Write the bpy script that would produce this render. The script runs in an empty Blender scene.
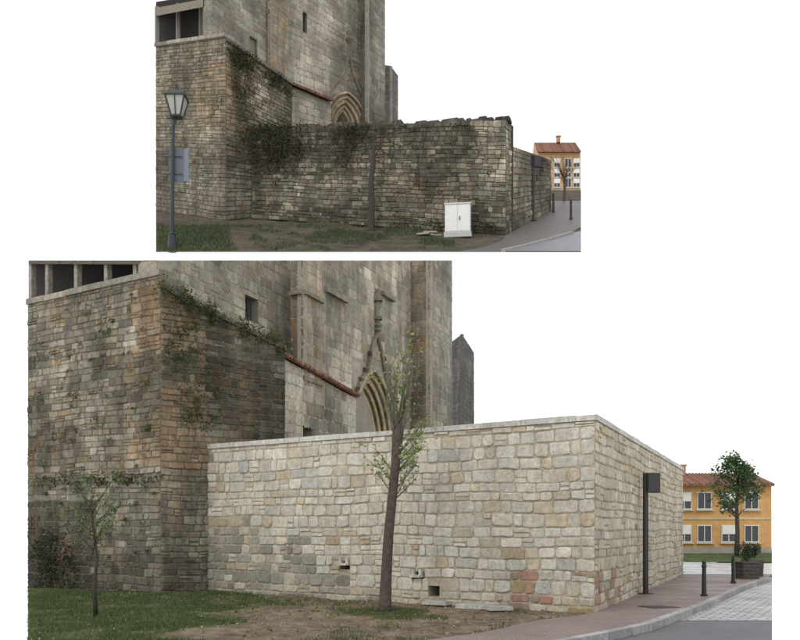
import bpy, math, random
from mathutils import Vector, noise
V=Vector
scene=bpy.context.scene
EYE=1.6
# ---------------------------------------------------------------- survey helpers (bearing/elevation + distance -> world metres)
def S(px,py,Y): return V(((px-400)*Y/1000.0,Y,EYE+(530-py)*Y/1000.0))
def sight(A,B,px):
    r=(px-400)/1000.0; d=B-A
    t=(r*A.y-A.x)/(d.x-r*d.y); return A+d*t
def fbm(p,s=1.0,o=3): return noise.fractal(V(p)*s,1.0,2.0,o)
# ---------------------------------------------------------------- mesh builder
class MB:
    def __init__(s): s.v=[];s.f=[];s.c=[];s.m=[]
    def add(s,vs,fs,col=(.5,.5,.5),mat=0):
        o=len(s.v); s.v.extend([tuple(x) for x in vs])
        for f in fs: s.f.append([i+o for i in f]); s.c.append(col); s.m.append(mat)
    def build(s,name,mats,parent=None,smooth=False):
        me=bpy.data.meshes.new(name); me.from_pydata(s.v,[],s.f); me.update()
        for m in mats: me.materials.append(m)
        me.polygons.foreach_set('material_index',s.m)
        if smooth: me.polygons.foreach_set('use_smooth',[True]*len(s.f))
        a=me.color_attributes.new('Col','FLOAT_COLOR','CORNER'); buf=[]
        for f,c in zip(s.f,s.c): buf.extend((c[0],c[1],c[2],1.0)*len(f))
        a.data.foreach_set('color',buf)
        ob=bpy.data.objects.new(name,me); scene.collection.objects.link(ob)
        if parent: ob.parent=parent
        return ob
def empty(name):
    e=bpy.data.objects.new(name,None); scene.collection.objects.link(e); return e
def hexa(mb,b,t,col=(.5,.5,.5),mat=0):
    mb.add(list(b)+list(t),[(3,2,1,0),(4,5,6,7),(0,1,5,4),(1,2,6,5),(2,3,7,6),(3,0,4,7)],col,mat)
def box(mb,c,d,col=(.5,.5,.5),mat=0,rot=0,taper=1.0):
    cs,sn=math.cos(rot),math.sin(rot); P=[]
    for z,k in ((-.5,1),(.5,taper)):
        for x,y in ((-.5,-.5),(.5,-.5),(.5,.5),(-.5,.5)):
            X=x*d[0]*k;Y=y*d[1]*k
            P.append(V((c[0]+X*cs-Y*sn,c[1]+X*sn+Y*cs,c[2]+z*d[2])))
    hexa(mb,P[:4],P[4:],col,mat)
def tube(mb,pts,rads,n=6,col=(.5,.5,.5),mat=0):
    pts=[V(p) for p in pts]; vs=[];fs=[]
    for i,p in enumerate(pts):
        t=(pts[min(i+1,len(pts)-1)]-pts[max(i-1,0)])
        if t.length<1e-9: t=V((0,0,1))
        t.normalize(); a=t.cross(V((0.31,0.95,0.02)))
        if a.length<.1: a=t.cross(V((1,0,0)))
        a.normalize(); b=t.cross(a)
        for j in range(n):
            th=2*math.pi*j/n; vs.append(p+(a*math.cos(th)+b*math.sin(th))*rads[i])
    for i in range(len(pts)-1):
        for j in range(n):
            k=(j+1)%n; fs.append((i*n+j,i*n+k,(i+1)*n+k,(i+1)*n+j))
    fs.append(tuple(range(n-1,-1,-1))); fs.append(tuple(range((len(pts)-1)*n,len(pts)*n)))
    mb.add(vs,fs,col,mat)
# ---------------------------------------------------------------- materials
def newmat(name):
    m=bpy.data.materials.new(name); m.use_nodes=True; nt=m.node_tree
    return m,nt,nt.nodes,nt.links,nt.nodes['Principled BSDF']
def nz(nt,scale,detail=6,rough=.6,mapping=None,coord=None):
    N=nt.nodes;L=nt.links
    t=N.get('TC') or N.new('ShaderNodeTexCoord'); t.name='TC'
    n=N.new('ShaderNodeTexNoise'); n.inputs['Scale'].default_value=scale; n.inputs['Detail'].default_value=detail; n.inputs['Roughness'].default_value=rough
    if mapping:
        mp=N.new('ShaderNodeMapping'); mp.inputs['Scale'].default_value=mapping; L.new(t.outputs['Object'],mp.inputs[0]); L.new(mp.outputs[0],n.inputs['Vector'])
    else: L.new(t.outputs['Object'],n.inputs['Vector'])
    return n
def mr(nt,src,a,b,c,d):
    m=nt.nodes.new('ShaderNodeMapRange'); nt.links.new(src,m.inputs[0])
    for i,v in zip((1,2,3,4),(a,b,c,d)): m.inputs[i].default_value=v
    return m.outputs[0]
def mul(nt,col,fac):
    m=nt.nodes.new('ShaderNodeVectorMath'); m.operation='SCALE'; nt.links.new(col,m.inputs[0]); nt.links.new(fac,m.inputs['Scale']); return m.outputs[0]
def mixc(nt,fac,a,b):
    m=nt.nodes.new('ShaderNodeMix'); m.data_type='RGBA'
    nt.links.new(fac,m.inputs[0])
    if isinstance(a,tuple): m.inputs[6].default_value=(*a,1)
    else: nt.links.new(a,m.inputs[6])
    if isinstance(b,tuple): m.inputs[7].default_value=(*b,1)
    else: nt.links.new(b,m.inputs[7])
    return m.outputs[2]
def bump(nt,bs,src,strength,dist):
    b=nt.nodes.new('ShaderNodeBump'); b.inputs['Strength'].default_value=strength; b.inputs['Distance'].default_value=dist
    nt.links.new(src,b.inputs['Height']); nt.links.new(b.outputs[0],bs.inputs['Normal'])
def stone_mat(name,k=1.0,stain=.3,streak=0.0,moss=0.0,rough=.9,bd=.02,ochre=0.0):
    m,nt,N,L,bs=newmat(name)
    at=N.new('ShaderNodeAttribute'); at.attribute_name='Col'
    c=mul(nt,at.outputs['Color'],mr(nt,nz(nt,9/k,7,.72).outputs[0],.25,.75,.62,1.32))
    c=mul(nt,c,mr(nt,nz(nt,45/k,3,.7).outputs[0],.3,.7,.78,1.2))
    c=mul(nt,c,mr(nt,nz(nt,.8/k,6,.65).outputs[0],.35,.62,1-stain,1.08))
    if ochre: c=mixc(nt,mr(nt,nz(nt,1.1/k,8,.8,(1.6,1.6,.5)).outputs[0],.52,.68,0,ochre),c,(.34,.19,.075))
    if streak: c=mul(nt,c,mr(nt,nz(nt,1.0/k,6,.7,(2.2,2.2,.28)).outputs[0],.42,.62,1-streak,1.05))
    if moss: c=mixc(nt,mr(nt,nz(nt,2.3/k,8,.75).outputs[0],.52,.67,0,moss),c,(.055,.062,.025))
    L.new(c,bs.inputs['Base Color']); bs.inputs['Roughness'].default_value=rough; bs.inputs['Specular IOR Level'].default_value=.2
    bump(nt,bs,nz(nt,22/k,8,.75).outputs[0],.9,bd*k)
    return m
def attr_mat(name,rough=.7,var=.25,scale=5,spec=.3,metal=0,trans=0):
    m,nt,N,L,bs=newmat(name)
    at=N.new('ShaderNodeAttribute'); at.attribute_name='Col'
    c=mul(nt,at.outputs['Color'],mr(nt,nz(nt,scale,5,.65).outputs[0],.3,.7,1-var,1+var))
    L.new(c,bs.inputs['Base Color']); bs.inputs['Roughness'].default_value=rough; bs.inputs['Specular IOR Level'].default_value=spec; bs.inputs['Metallic'].default_value=metal
    if trans:
        tr=N.new('ShaderNodeBsdfTranslucent'); L.new(c,tr.inputs[0]); mx=N.new('ShaderNodeMixShader'); mx.inputs[0].default_value=trans
        L.new(bs.outputs[0],mx.inputs[1]); L.new(tr.outputs[0],mx.inputs[2]); L.new(mx.outputs[0],N['Material Output'].inputs[0])
    return m
M_new=stone_mat('new_limestone',1,.12,.08,0,.9,.018)
M_mort=stone_mat('lime_mortar',1,.15,0,0,.95,.01)
M_old=stone_mat('old_stone',1,.38,.34,.75,.95,.03,.6)
M_tow=stone_mat('tower_stone',1,.30,.28,.35,.92,.02,.25)
M_old2=stone_mat('old_stone_far',2.6,.40,.35,.65,.95,.03,.35)
M_tow2=stone_mat('tower_stone_far',2.6,.30,.28,.25,.92,.02,.25)
M_dark=attr_mat('dark_interior',.9,.3)
M_bark=attr_mat('bark',.9,.4,14)
M_leaf=attr_mat('leaves',.55,.2,3,.3,0,.3)
M_metal=attr_mat('dark_metal',.45,.15,8,.4)
M_paint=attr_mat('paint',.5,.06,3,.4)
M_tile=attr_mat('roof_tile',.85,.35,6)
M_wood=attr_mat('old_wood',.8,.4,9)
M_plaster=attr_mat('plaster',.9,.16,2,.2)
M_glass,_,_,_,b=newmat('window_glass'); b.inputs['Base Color'].default_value=(.03,.035,.04,1); b.inputs['Roughness'].default_value=.12
# ---------------------------------------------------------------- masonry
def pick(rng,pal):
    t=rng.random()*sum(p[0] for p in pal)
    for w,c in pal:
        t-=w
        if t<=0: return c
    return pal[-1][1]
def masonry(mb,c00,c10,c11,c01,ch,sw,pal,rng,level=True,tint=None,holes=(),dep=.03,k=1.0,gap=.012,thick=.5,split=.12,wav=.012,hd=.45,mort=(.4,.36,.28),var=.16,holecol=(.012,.012,.012),frac=False):
    c00,c10,c11,c01=map(V,(c00,c10,c11,c01))
    n=(c10-c00).cross(c01-c00).normalized()
    if level:
        W=(c10-c00).xy.length; zmin=min(c00.z,c10.z); H=max(c01.z,c11.z)-zmin
        def P(s,v,d=0):
            f=s/W; q=c00.lerp(c10,f); zt=c01.z+(c11.z-c01.z)*f
            return V((q.x,q.y,min(max(zmin+v,q.z),zt)))+n*d
    else:
        W=((c10-c00).length+(c11-c01).length)/2; H=((c01-c00).length+(c11-c10).length)/2; zmin=0
        def P(s,v,d=0):
            f=s/W;g=v/H
            return c00.lerp(c10,f).lerp(c01.lerp(c11,f),g)+n*d
    if frac: holes=[(a*W,b*W,c*H,d*H) for a,b,c,d in holes]
    ph=rng.uniform(0,50)
    def wv(s,v): return wav*k*2.2*noise.noise(V((s*.55/k,v*1.2/k,ph)))*min(1,v/(.2*k))*min(1,max(0,(H-v))/(.2*k))
    def stone(a,b,v0,v1):
        g=gap*k*rng.uniform(.6,1.4); a+=g;b-=g;v0+=g;v1-=g
        w=b-a;h=v1-v0
        if w<.02*k or h<.02*k: return
        cx=(a+b)/2;cv=(v0+v1)/2
        if level:
            zt=c01.z+(c11.z-c01.z)*cx/W; zb=c00.z+(c10.z-c00.z)*cx/W
            if zmin+v0>zt-.02 or zmin+v1<zb+.02: return
        j=min(w,h)*.055
        cr=min(w,h)*rng.uniform(.08,.26)
        q=[(a+cr,v0),(cx,v0),(b-cr,v0),(b,v0+cr),(b,v1-cr),(b-cr,v1),(cx,v1),(a+cr,v1),(a,v1-cr),(a,v0+cr)]
        q=[(x+rng.uniform(-j,j),y+rng.uniform(-j,j)) for x,y in q]
        D=dep*k*rng.uniform(.35,1.1); tx=rng.uniform(-.25,.25)*D; tv=rng.uniform(-.3,.3)*D
        ins=min(.022*k,h*.16)
        vs=[]
        for ring in range(3):
            for x,y in q:
                if ring==2:
                    dx=cx-x;dy=cv-y; l=math.hypot(dx,dy) or 1; x2=x+dx/l*ins*1.2; y2=y+dy/l*ins; d=D
                else: x2,y2=x,y; d=-.012*k if ring==0 else D*.5
                d2=d+ (tx*(x-cx)/w*2+tv*(y-cv)/h*2 if ring else 0)
                vs.append(P(min(max(x2,0),W),min(max(y2+wv(x2,y2),0),H),d2))
        N=len(q); fs=[]
        for r in range(2):
            for i in range(N):
                t=(i+1)%N; fs.append((r*N+i,r*N+t,(r+1)*N+t,(r+1)*N+i))
        fs.append(tuple(range(2*N,3*N)))
        col=pick(rng,pal); u=rng.uniform(1-var,1+var); hshift=rng.uniform(-.03,.03)
        col=(col[0]*u*(1+hshift),col[1]*u,col[2]*u*(1-hshift))
        if tint: col=tint(P(cx,cv),cx,cv,col,rng)
        mb.add(vs,fs,col,0)
    v=0
    while v<H-1e-4:
        h=ch*rng.uniform(.72,1.3)
        if v+h>H-.45*ch: h=H-v
        iv=[(0,W)]
        for (a,b,z0,z1) in holes:
            if min(z1,v+h)-max(z0,v)>.4*h:
                ni=[]
                for (p,q) in iv:
                    if b<=p or a>=q: ni.append((p,q)); continue
                    if a>p: ni.append((p,a))
                    if b<q: ni.append((b,q))
                iv=ni
        for (p,q) in iv:
            s=p
            while s<q-1e-4:
                w=sw*rng.uniform(.5,1.65)
                if q-(s+w)<.45*sw: w=q-s
                if rng.random()<split and w<1.3*sw:
                    m=v+h*rng.uniform(.4,.6); stone(s,s+w,v,m); stone(s,s+w,m,v+h)
                else: stone(s,s+w,v,v+h)
                s+=w
        v+=h
    ss=sorted(set([0,W]+[x for hh in holes for x in hh[:2]])); vv=sorted(set([0,H]+[x for hh in holes for x in hh[2:]]))
    def inh(a,b,c,d): return any(a>=h[0]-1e-5 and b<=h[1]+1e-5 and c>=h[2]-1e-5 and d<=h[3]+1e-5 for h in holes)
    for i in range(len(ss)-1):
        for j in range(len(vv)-1):
            a,b,c,d=ss[i],ss[i+1],vv[j],vv[j+1]
            if inh(a,b,c,d): continue
            mb.add([P(a,c),P(b,c),P(b,d),P(a,d)],[(0,1,2,3)],mort,1)
    for (a,b,c,d) in holes:
        if hd<=0: continue
        f=[P(a,c),P(b,c),P(b,d),P(a,d)]; r=[p-n*hd for p in f]
        mb.add(f+r,[(0,4,5,1),(1,5,6,2),(2,6,7,3),(3,7,4,0)],(mort[0]*.8,mort[1]*.8,mort[2]*.8),1)
        mb.add(r,[(0,1,2,3)],holecol,2)
    if thick:
        f=[P(0,0),P(W,0),P(W,H),P(0,H)]; r=[p-n*thick for p in f]
        mb.add(f+r,[(3,2,6,7),(0,3,7,4),(1,5,6,2),(4,7,6,5)],mort,1)
    return P,W,H,n
def leafcloud(mb,rng,c,rad,n,size,cols):
    for _ in range(n):
        while True:
            d=V((rng.uniform(-1,1),rng.uniform(-1,1),rng.uniform(-1,1)))
            if d.length<1: break
        p=V(c)+V((d.x*rad[0],d.y*rad[1],d.z*rad[2])); leaf(mb,rng,p,size,cols)
def leaf(mb,rng,p,size,cols):
    a=V((rng.gauss(0,1),rng.gauss(0,1),rng.gauss(0,.7))).normalized(); b=a.cross(V((rng.gauss(0,1),rng.gauss(0,1),rng.gauss(0,1)))).normalized()
    s=size*rng.uniform(.6,1.3); c=rng.choice(cols); u=rng.uniform(.7,1.3)
    nn=a.cross(b)*s*.15
    mb.add([p-a*s*.5,p+b*s*.3+nn,p+a*s*.55,p-b*s*.3+nn],[(0,1,2),(0,2,3)],(c[0]*u,c[1]*u,c[2]*u),0)
rng=random.Random(7)
up=lambda q,z:V((q.x,q.y,z))
# ================================================================= RESTORED STONE WALL (main site)
W0=V((-5.15,26.5,-.1)); W1=V((3.80,19.5,-.05)); W2=V((10.2,36.1,-.05)); ZT=3.74
NEWP=[(7,(.53,.49,.405)),(3,(.50,.455,.365)),(1.3,(.50,.425,.31)),(1.0,(.45,.425,.37)),(3.5,(.58,.54,.455)),(.3,(.42,.33,.22))]
OLDG=[(3,(.30,.275,.225)),(2,(.25,.23,.185)),(2,(.37,.335,.26)),(1,(.40,.335,.235))]
def tint_new(p,s,v,c,r):
    if s<.7 and r.random()<.45-s*.4:
        c2=pick(r,OLDG); return c2
    m=s/3.6+ (v/2.1)+fbm((s,v,1),.8)*.5
    if m<1.55 and v<2.1 and r.random()<.88:
        c2=pick(r,OLDG); u=r.uniform(.85,1.15); return (c2[0]*u,c2[1]*u,c2[2]*u)
    if s>9.3 and v<.95 and r.random()<.5: return (.33*r.uniform(.8,1.2),.235*r.uniform(.85,1.2),.155)
    if v<.35: return (c[0]*.84,c[1]*.81,c[2]*.74)
    return c
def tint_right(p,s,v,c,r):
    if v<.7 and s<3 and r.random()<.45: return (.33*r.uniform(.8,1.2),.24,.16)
    return (c[0]*.93,c[1]*.89,c[2]*.82)  # street face: more ochre stone, plus its shade toned into the colour
wall=empty('stone_wall')
mb=MB(); top=lambda q:V((q.x,q.y,ZT))
def hs(px,z0,z1,w):
    q=sight(W0,W1,px); s=(q-W0).xy.length; return (s-w/2,s+w/2,z0,z1)
holes=[hs(345,.78,.98,.3),hs(418,.55,.78,.36),hs(434,.25,.48,.3)]
masonry(mb,W0,W1,top(W1),top(W0),.23,.35,NEWP,rng,True,tint_new,holes,.032,1,.013,0,.16,.03,.4,(.40,.35,.26),.10)
mb.build('front_face',[M_new,M_mort,M_dark],wall)
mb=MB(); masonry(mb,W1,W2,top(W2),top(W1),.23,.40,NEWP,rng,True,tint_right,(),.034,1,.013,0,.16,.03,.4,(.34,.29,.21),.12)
mb.build('street_face',[M_new,M_mort,M_dark],wall)
mb=MB(); d1=(W1-W0).normalized();d2=(W2-W1).normalized(); n1=V((d1.y,-d1.x,0));n2=V((d2.y,-d2.x,0))
I0=W0-n1*.55; I2=W2-n2*.55; bis=(n1+n2).normalized(); I1=W1-bis*(.55/max(.2,bis.dot(n1)))
mb.add([up(I0,-.2),up(I1,-.2),up(I1,ZT),up(I0,ZT)],[(3,2,1,0)],(.35,.3,.23)); mb.add([up(I1,-.2),up(I2,-.2),up(I2,ZT),up(I1,ZT)],[(3,2,1,0)],(.35,.3,.23))
mb.add([up(W0,ZT),up(W1,ZT),up(W2,ZT),up(I2,ZT),up(I1,ZT),up(I0,ZT)],[(0,1,4,5),(1,2,3,4)],(.4,.36,.28))
mb.add([up(W2,-.2),up(I2,-.2),up(I2,ZT),up(W2,ZT)],[(0,1,2,3)],(.35,.3,.23))
mb.build('wall_core',[M_mort],wall)
mb=MB(); o=.05; OC=W1+bis*(o/bis.dot(n1)); IC=W1-bis*(.6/bis.dot(n1))
for A,B,n,oa,ob,ia,ib in ((W0,W1,n1,W0+n1*o,OC,W0-n1*.6,IC),(W1,W2,n2,OC,W2+n2*o,IC,W2-n2*.6)):
    L=(B-A).xy.length; s=0
    while s<L:
        e=min(s+rng.uniform(.7,1.3),L)
        if L-e<.4:e=L
        f0=(s+.006)/L; f1=(e-(.006 if e<L else 0))/L
        z0=ZT+.003; z1=ZT+.115+rng.uniform(-.01,.01)
        q=[oa.lerp(ob,f0),oa.lerp(ob,f1),ia.lerp(ib,f1),ia.lerp(ib,f0)]
        c=.52*rng.uniform(.88,1.1)
        hexa(mb,[V((p.x,p.y,z0)) for p in q],[V((p.x,p.y,z1)) for p in q],(c,c*.95,c*.85),0); s=e
mb.build('coping',[M_new],wall)
mb=MB()
for px,z in ((345,.80),(418,.58)):
    q=sight(W0,W1,px); a=math.atan2(d1.y,d1.x)
    box(mb,(q.x+n1.x*.03,q.y+n1.y*.03,z+.0),(.28,.22,.05),(.5,.47,.4),0,a)
    box(mb,(q.x+d1.x*.10-n1.x*.0,q.y+d1.y*.10-n1.y*.0,z+.09),(.07,.14,.13),(.54,.51,.44),0,a)
    box(mb,(q.x-d1.x*.10-n1.x*.0,q.y-d1.y*.10-n1.y*.0,z+.09),(.05,.14,.13),(.48,.45,.38),0,a)
mb.build('drain_spouts',[M_mort],wall)
# ================================================================= CHURCH (main site)
church=empty('church')
OLDP=[(4,(.27,.24,.18)),(3,(.32,.29,.225)),(2,(.21,.185,.145)),(1.5,(.38,.345,.27)),(.8,(.32,.24,.145))]
TOWP=[(4,(.44,.405,.325)),(3,(.40,.365,.29)),(1.5,(.48,.445,.36)),(.8,(.37,.31,.22))]
LIGHTP=[(4,(.54,.50,.405)),(3,(.49,.445,.355)),(1,(.57,.53,.44))]
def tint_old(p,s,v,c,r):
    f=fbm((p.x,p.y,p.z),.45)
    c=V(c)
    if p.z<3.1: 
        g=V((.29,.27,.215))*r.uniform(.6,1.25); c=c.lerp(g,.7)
        if p.z<2.4 and p.x<-8.2: c*=.4  # shadowed hollow at the left wall foot, painted into the stones
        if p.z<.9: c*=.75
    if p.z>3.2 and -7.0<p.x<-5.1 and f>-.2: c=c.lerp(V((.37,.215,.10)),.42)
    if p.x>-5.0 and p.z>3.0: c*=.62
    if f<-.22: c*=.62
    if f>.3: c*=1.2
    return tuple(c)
A=V((-10.75,28.9,-.2)); B=V((-6.10,25.5,-.2)); C=V((-3.23,28.1,-.2))
OM=(.17,.145,.108)
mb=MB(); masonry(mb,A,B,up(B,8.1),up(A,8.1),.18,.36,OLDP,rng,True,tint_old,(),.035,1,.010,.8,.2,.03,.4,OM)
mb.build('bastion_front',[M_old,M_mort,M_dark],church)
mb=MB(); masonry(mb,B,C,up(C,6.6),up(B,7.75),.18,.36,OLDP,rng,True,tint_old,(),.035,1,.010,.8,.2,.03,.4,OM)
hexa(mb,[A+V((0,.3,8.2)),B+V((0,.3,7.6)),C+V((-.3,.3,6.4)),V((-4.5,33,6.2))],[A+V((0,.3,8.25)),B+V((0,.3,7.8)),C+V((-.3,.3,6.6)),V((-4.5,33,6.6))],(.15,.13,.1),1)
mb.build('bastion_side',[M_old,M_mort,M_dark],church)
mb=MB()
def cop(mb,a,b,th,o,back,col,step=.8):
    L=(b-a).length; d=(b-a)/L; n=V((d.y,-d.x,0)).normalized(); s=0
    while s<L-.01:
        e=min(s+step*rng.uniform(.7,1.3),L)
        if L-e<.3*step: e=L
        p=a+d*(s+.006*step); q=a+d*(e-.006*step); z=V((0,0,rng.uniform(-.012,.012)*step)); u=rng.uniform(.75,1.2)
        hexa(mb,[p+n*o+z,q+n*o+z,q-n*back+z,p-n*back+z],[p+n*o*.8+V((0,0,th))+z,q+n*o*.8+V((0,0,th))+z,q-n*back+V((0,0,th))+z,p-n*back+V((0,0,th))+z],tuple(x*u for x in col),0); s=e
cop(mb,up(A,8.1),up(B,8.1),.16,.08,.6,(.36,.33,.265))
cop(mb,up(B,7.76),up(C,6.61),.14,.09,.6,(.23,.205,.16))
mb.build('bastion_coping',[M_tow],church)
mb=MB(); fd=(B-A).normalized(); fn=V((fd.y,-fd.x,0))
def topz(q,py=260.5): return EYE+(530-py)*q.y/1000
def shf(o): return (sight(A-fn*o,B-fn*o,28.6),sight(A-fn*o,B-fn*o,139.5))
bk0,bk1=shf(1.5); bl0,bl1=shf(1.6)
hexa(mb,[up(bk0,8.1),up(bk1,8.1),up(bl1,8.1),up(bl0,8.1)],[up(bk0,topz(bk0)),up(bk1,topz(bk1)),up(bl1,topz(bl1)),up(bl0,topz(bl0))],(.022,.02,.017),0)
r0,r1=shf(.12); tz=lambda q:up(q,topz(q))
hexa(mb,[tz(r0)-V((0,0,.10)),tz(r1)-V((0,0,.10)),tz(bk1)-V((0,0,.10)),tz(bk0)-V((0,0,.10))],[tz(r0),tz(r1),tz(bk1),tz(bk0)],(.10,.08,.06),0)  # roof slab added to keep sky light out of the gallery recess
a0,a1=shf(.3)
for px in (32.5,49,78,108,137):
    q=sight(a0,a1,px); w=.10
    box(mb,(q.x,q.y,(8.2+topz(q)-.11)/2),(w*1.4,w*1.6,topz(q)-.11-8.2),(.25,.225,.185),0,math.atan2(fd.y,fd.x))
mb.build('gallery',[M_wood],church)
dP=V((.335,.942,0)).normalized(); nP=V((dP.y,-dP.x,0))
q0=sight(A-fn*.25,B-fn*.25,138); q1=V((-6.29,26.0,0)); q2=q1+dP*7.97
def tint_tow(p,s,v,c,r):
    f=fbm((p.x*.7,p.y*.7,p.z*.5),.5); k=1+f*.5
    if p.z<8.5 and f<.0: k*=.82
    return (c[0]*k,c[1]*k*.98,c[2]*k*.95)
TM=(.31,.28,.22)
NAVP=[(a,tuple(x*.84 for x in b)) for a,b in TOWP]
mb=MB()
masonry(mb,up(q0,8),up(q1,8),up(q1,topz(q1)),up(q0,topz(q0)),.27,.45,NAVP,rng,True,tint_tow,(),.02,1,.008,.5,.1,.01,.3,TM)
w0=sight(q1,q2,245);w1=sight(q1,q2,258); sa=(w0-q1).length; sb=(w1-q1).length
zz0=EYE+(530-321)*w0.y/1000; zz1=EYE+(530-294)*w0.y/1000
masonry(mb,up(q1,6),up(q2,6),up(q2,topz(q2)),up(q1,topz(q1)),.29,.5,NAVP,rng,True,tint_tow,[(sa,sb,zz0-6,zz1-6)],.02,1,.008,.6,.1,.01,.5,TM)
mb.build('nave_wall',[M_tow,M_mort,M_dark],church)
mb=MB()
for i in range(3):
    q=w0.lerp(w1,(i+1)/4)-nP*.15; tube(mb,[up(q,zz0),up(q,zz1)],[.02,.02],5,(.02,.02,.02))
mb.build('window_grille',[M_metal],church)
P0=V((-3.9,30,0)); P1=V((2.5,48,0))
l0=sight(P0,P1,266); l1=sight(P0,P1,356)
z_l=lambda q: 6.87-(q.y-31)*.087
wa=sight(P0,P1,303);wb=sight(P0,P1,313); za=EYE+(530-434)*wa.y/1000
mb=MB(); masonry(mb,up(l0,0),up(l1,0),up(l1,z_l(l1)),up(l0,z_l(l0)),.33,.6,LIGHTP,rng,True,tint_tow,[((wa-l0).length,(wb-l0).length,za-.3,za+.3)],.018,1,.007,.5,.05,.008,.4,(.40,.36,.28),.1)
mb.build('annex_wall',[M_tow,M_mort,M_dark],church)
mb=MB(); L=(l1-l0).length; s=0
hexa(mb,[up(l0+nP*.12,z_l(l0)+.01),up(l1+nP*.12,z_l(l1)+.01),up(l1-nP*1.1,z_l(l1)+.4),up(l0-nP*1.1,z_l(l0)+.4)],[up(l0+nP*.12,z_l(l0)+.07),up(l1+nP*.12,z_l(l1)+.07),up(l1-nP*1.1,z_l(l1)+.46),up(l0-nP*1.1,z_l(l0)+.46)],(.16,.08,.05),0)
while s<L:
    q=l0+dP*s; z=z_l(q)+.1; u=rng.uniform(.5,1.1)
    tube(mb,[up(q+nP*.2,z-.02),up(q-nP*1.1,z+.4)],[.065,.06],7,(.27*u,.14*u,.09*u)); s+=.17
mb.build('annex_tile_roof',[M_tile],church)
off=1.0; T0=P0-nP*off; T1=P1-nP*off
t0=sight(T0,T1,296); t1=sight(T0,T1,414)
pc=sight(T0,T1,375.5); sc=(pc-t0).length; hw=2.6; zs=5.0; za_=8.15
BAYP=TOWP+[(2,(.50,.46,.375))]
mb=MB()
masonry(mb,up(t0,2),up(t1,2),up(t1,topz(t1)),up(t0,topz(t0)),.36,.6,BAYP,rng,True,tint_tow,[(sc-hw,sc+hw,0.0,za_+.05-2)],.016,1,.007,.6,.05,.008,0,TM)
mb.build('tower_bay',[M_tow,M_mort,M_dark],church)
def arch(w,h,zs,n=10):
    R=(w*w+h*h)/(2*w); out=[]
    th=math.acos((R-w)/R)
    for i in range(n+1):
        a=math.pi-th*i/n; out.append((R-w+R*math.cos(a),zs+R*math.sin(a)))
    return out+[(-x,z) for x,z in out[-2::-1]]
def portal(mb,O,d,n,w,h,zs,zb,rings,k=1,col=(.38,.31,.2),ztop=None,dk=.22):
    pt=lambda s,z,dd: O+d*s+V((0,0,1))*z-n*dd
    o=arch(w,h,zs)
    if ztop:
        for i in range(len(o)-1):
            a,b=o[i],o[i+1]; mb.add([pt(a[0],a[1],.0),pt(b[0],b[1],.0),pt(b[0],ztop,.0),pt(a[0],ztop,.0)],[(0,1,2,3)],(.40,.36,.285),0)
    for i in range(rings):
        wi=w-i*.26*k; hi=h-i*.22*k; wj=wi-.26*k;hj=hi-.22*k
        oi=[(-wi,zb)]+arch(wi,hi,zs)+[(wi,zb)]; oj=[(-wj,zb)]+arch(wj,hj,zs)+[(wj,zb)]
        d0=i*dk*k; d1=(i+1)*dk*k
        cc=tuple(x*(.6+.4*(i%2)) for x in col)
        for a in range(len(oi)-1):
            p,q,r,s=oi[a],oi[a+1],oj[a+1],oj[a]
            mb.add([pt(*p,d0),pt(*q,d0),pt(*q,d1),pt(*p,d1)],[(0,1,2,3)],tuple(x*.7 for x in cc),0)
            mb.add([pt(*p,d1),pt(*q,d1),pt(*r,d1),pt(*s,d1)],[(0,1,2,3)],cc,0)
        tube(mb,[pt(x*.985,z,d0+.02*k) for x,z in oi],[.06*k]*len(oi),6,tuple(min(.62,x*1.15) for x in col),0)
    mb.add([pt(x,z,rings*dk*k+.02) for x,z in oj],[tuple(range(len(oj)))],(.10,.075,.05),0)
mb=MB()
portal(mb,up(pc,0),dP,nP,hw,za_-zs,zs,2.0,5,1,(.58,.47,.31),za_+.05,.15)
hp=[]
for t in [i/12 for i in range(13)]:
    x=-2.9*(1-t)**.75; z=5.8+ (2.9*t**.8 if t<.75 else 2.9*.75**.8+ (t-.75)*6.2); hp.append((x,z))
for sg in (1,-1):
    tube(mb,[up(pc,0)+dP*(sg*x)+V((0,0,z))+nP*.05 for x,z in hp],[.10]*13,6,(.25,.215,.17))
    for x,z in hp[2:12:2]: leafcloud(mb,rng,up(pc,0)+dP*(sg*x*1.04)+V((0,0,z+.1))+nP*.08,(.12,.12,.12),10,.18,[(.2,.17,.13)])
f=up(pc,0)+nP*.08
tube(mb,[f+V((0,0,z)) for z in (9.5,9.7,9.8,9.9,10.0,10.1,10.4)],[.08,.08,.2,.1,.22,.1,.04],6,(.25,.22,.18))
box(mb,f+V((0,0,10.3)),(.4,.4,.12),(.24,.21,.17)); box(mb,f+V((0,0,11.05)),(.42,.42,.1),(.24,.21,.17)); box(mb,f+V((0,0,11.3)),(.36,.36,.4),(.24,.21,.17),0,0,.3)
tube(mb,[f+V((0,0,z)) for z in (10.35,10.6,10.85,11.0)],[.15,.12,.15,.08],7,(.33,.3,.25))
mb.build('portal',[M_tow],church)
def buttress(mb,pxa,pxb,pxc,zb,pal):
    e1=sight(P0,P1,pxb); e2=sight(P0,P1,pxc)
    e0=sight(e1,e1-fd,pxa)
    masonry(mb,up(e0,zb),up(e1,zb),up(e1,topz(e1)),up(e0,topz(e0)),.33,.45,pal[0],rng,True,tint_tow,(),.02,1,.008,.2,.05,.008,.3,TM)
    masonry(mb,up(e1,zb),up(e2,zb),up(e2,topz(e2)),up(e1,topz(e1)),.33,.55,pal[1],rng,True,tint_tow,(),.02,1,.008,.2,.05,.008,.3,TM)
    return e0,e1,e2
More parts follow.
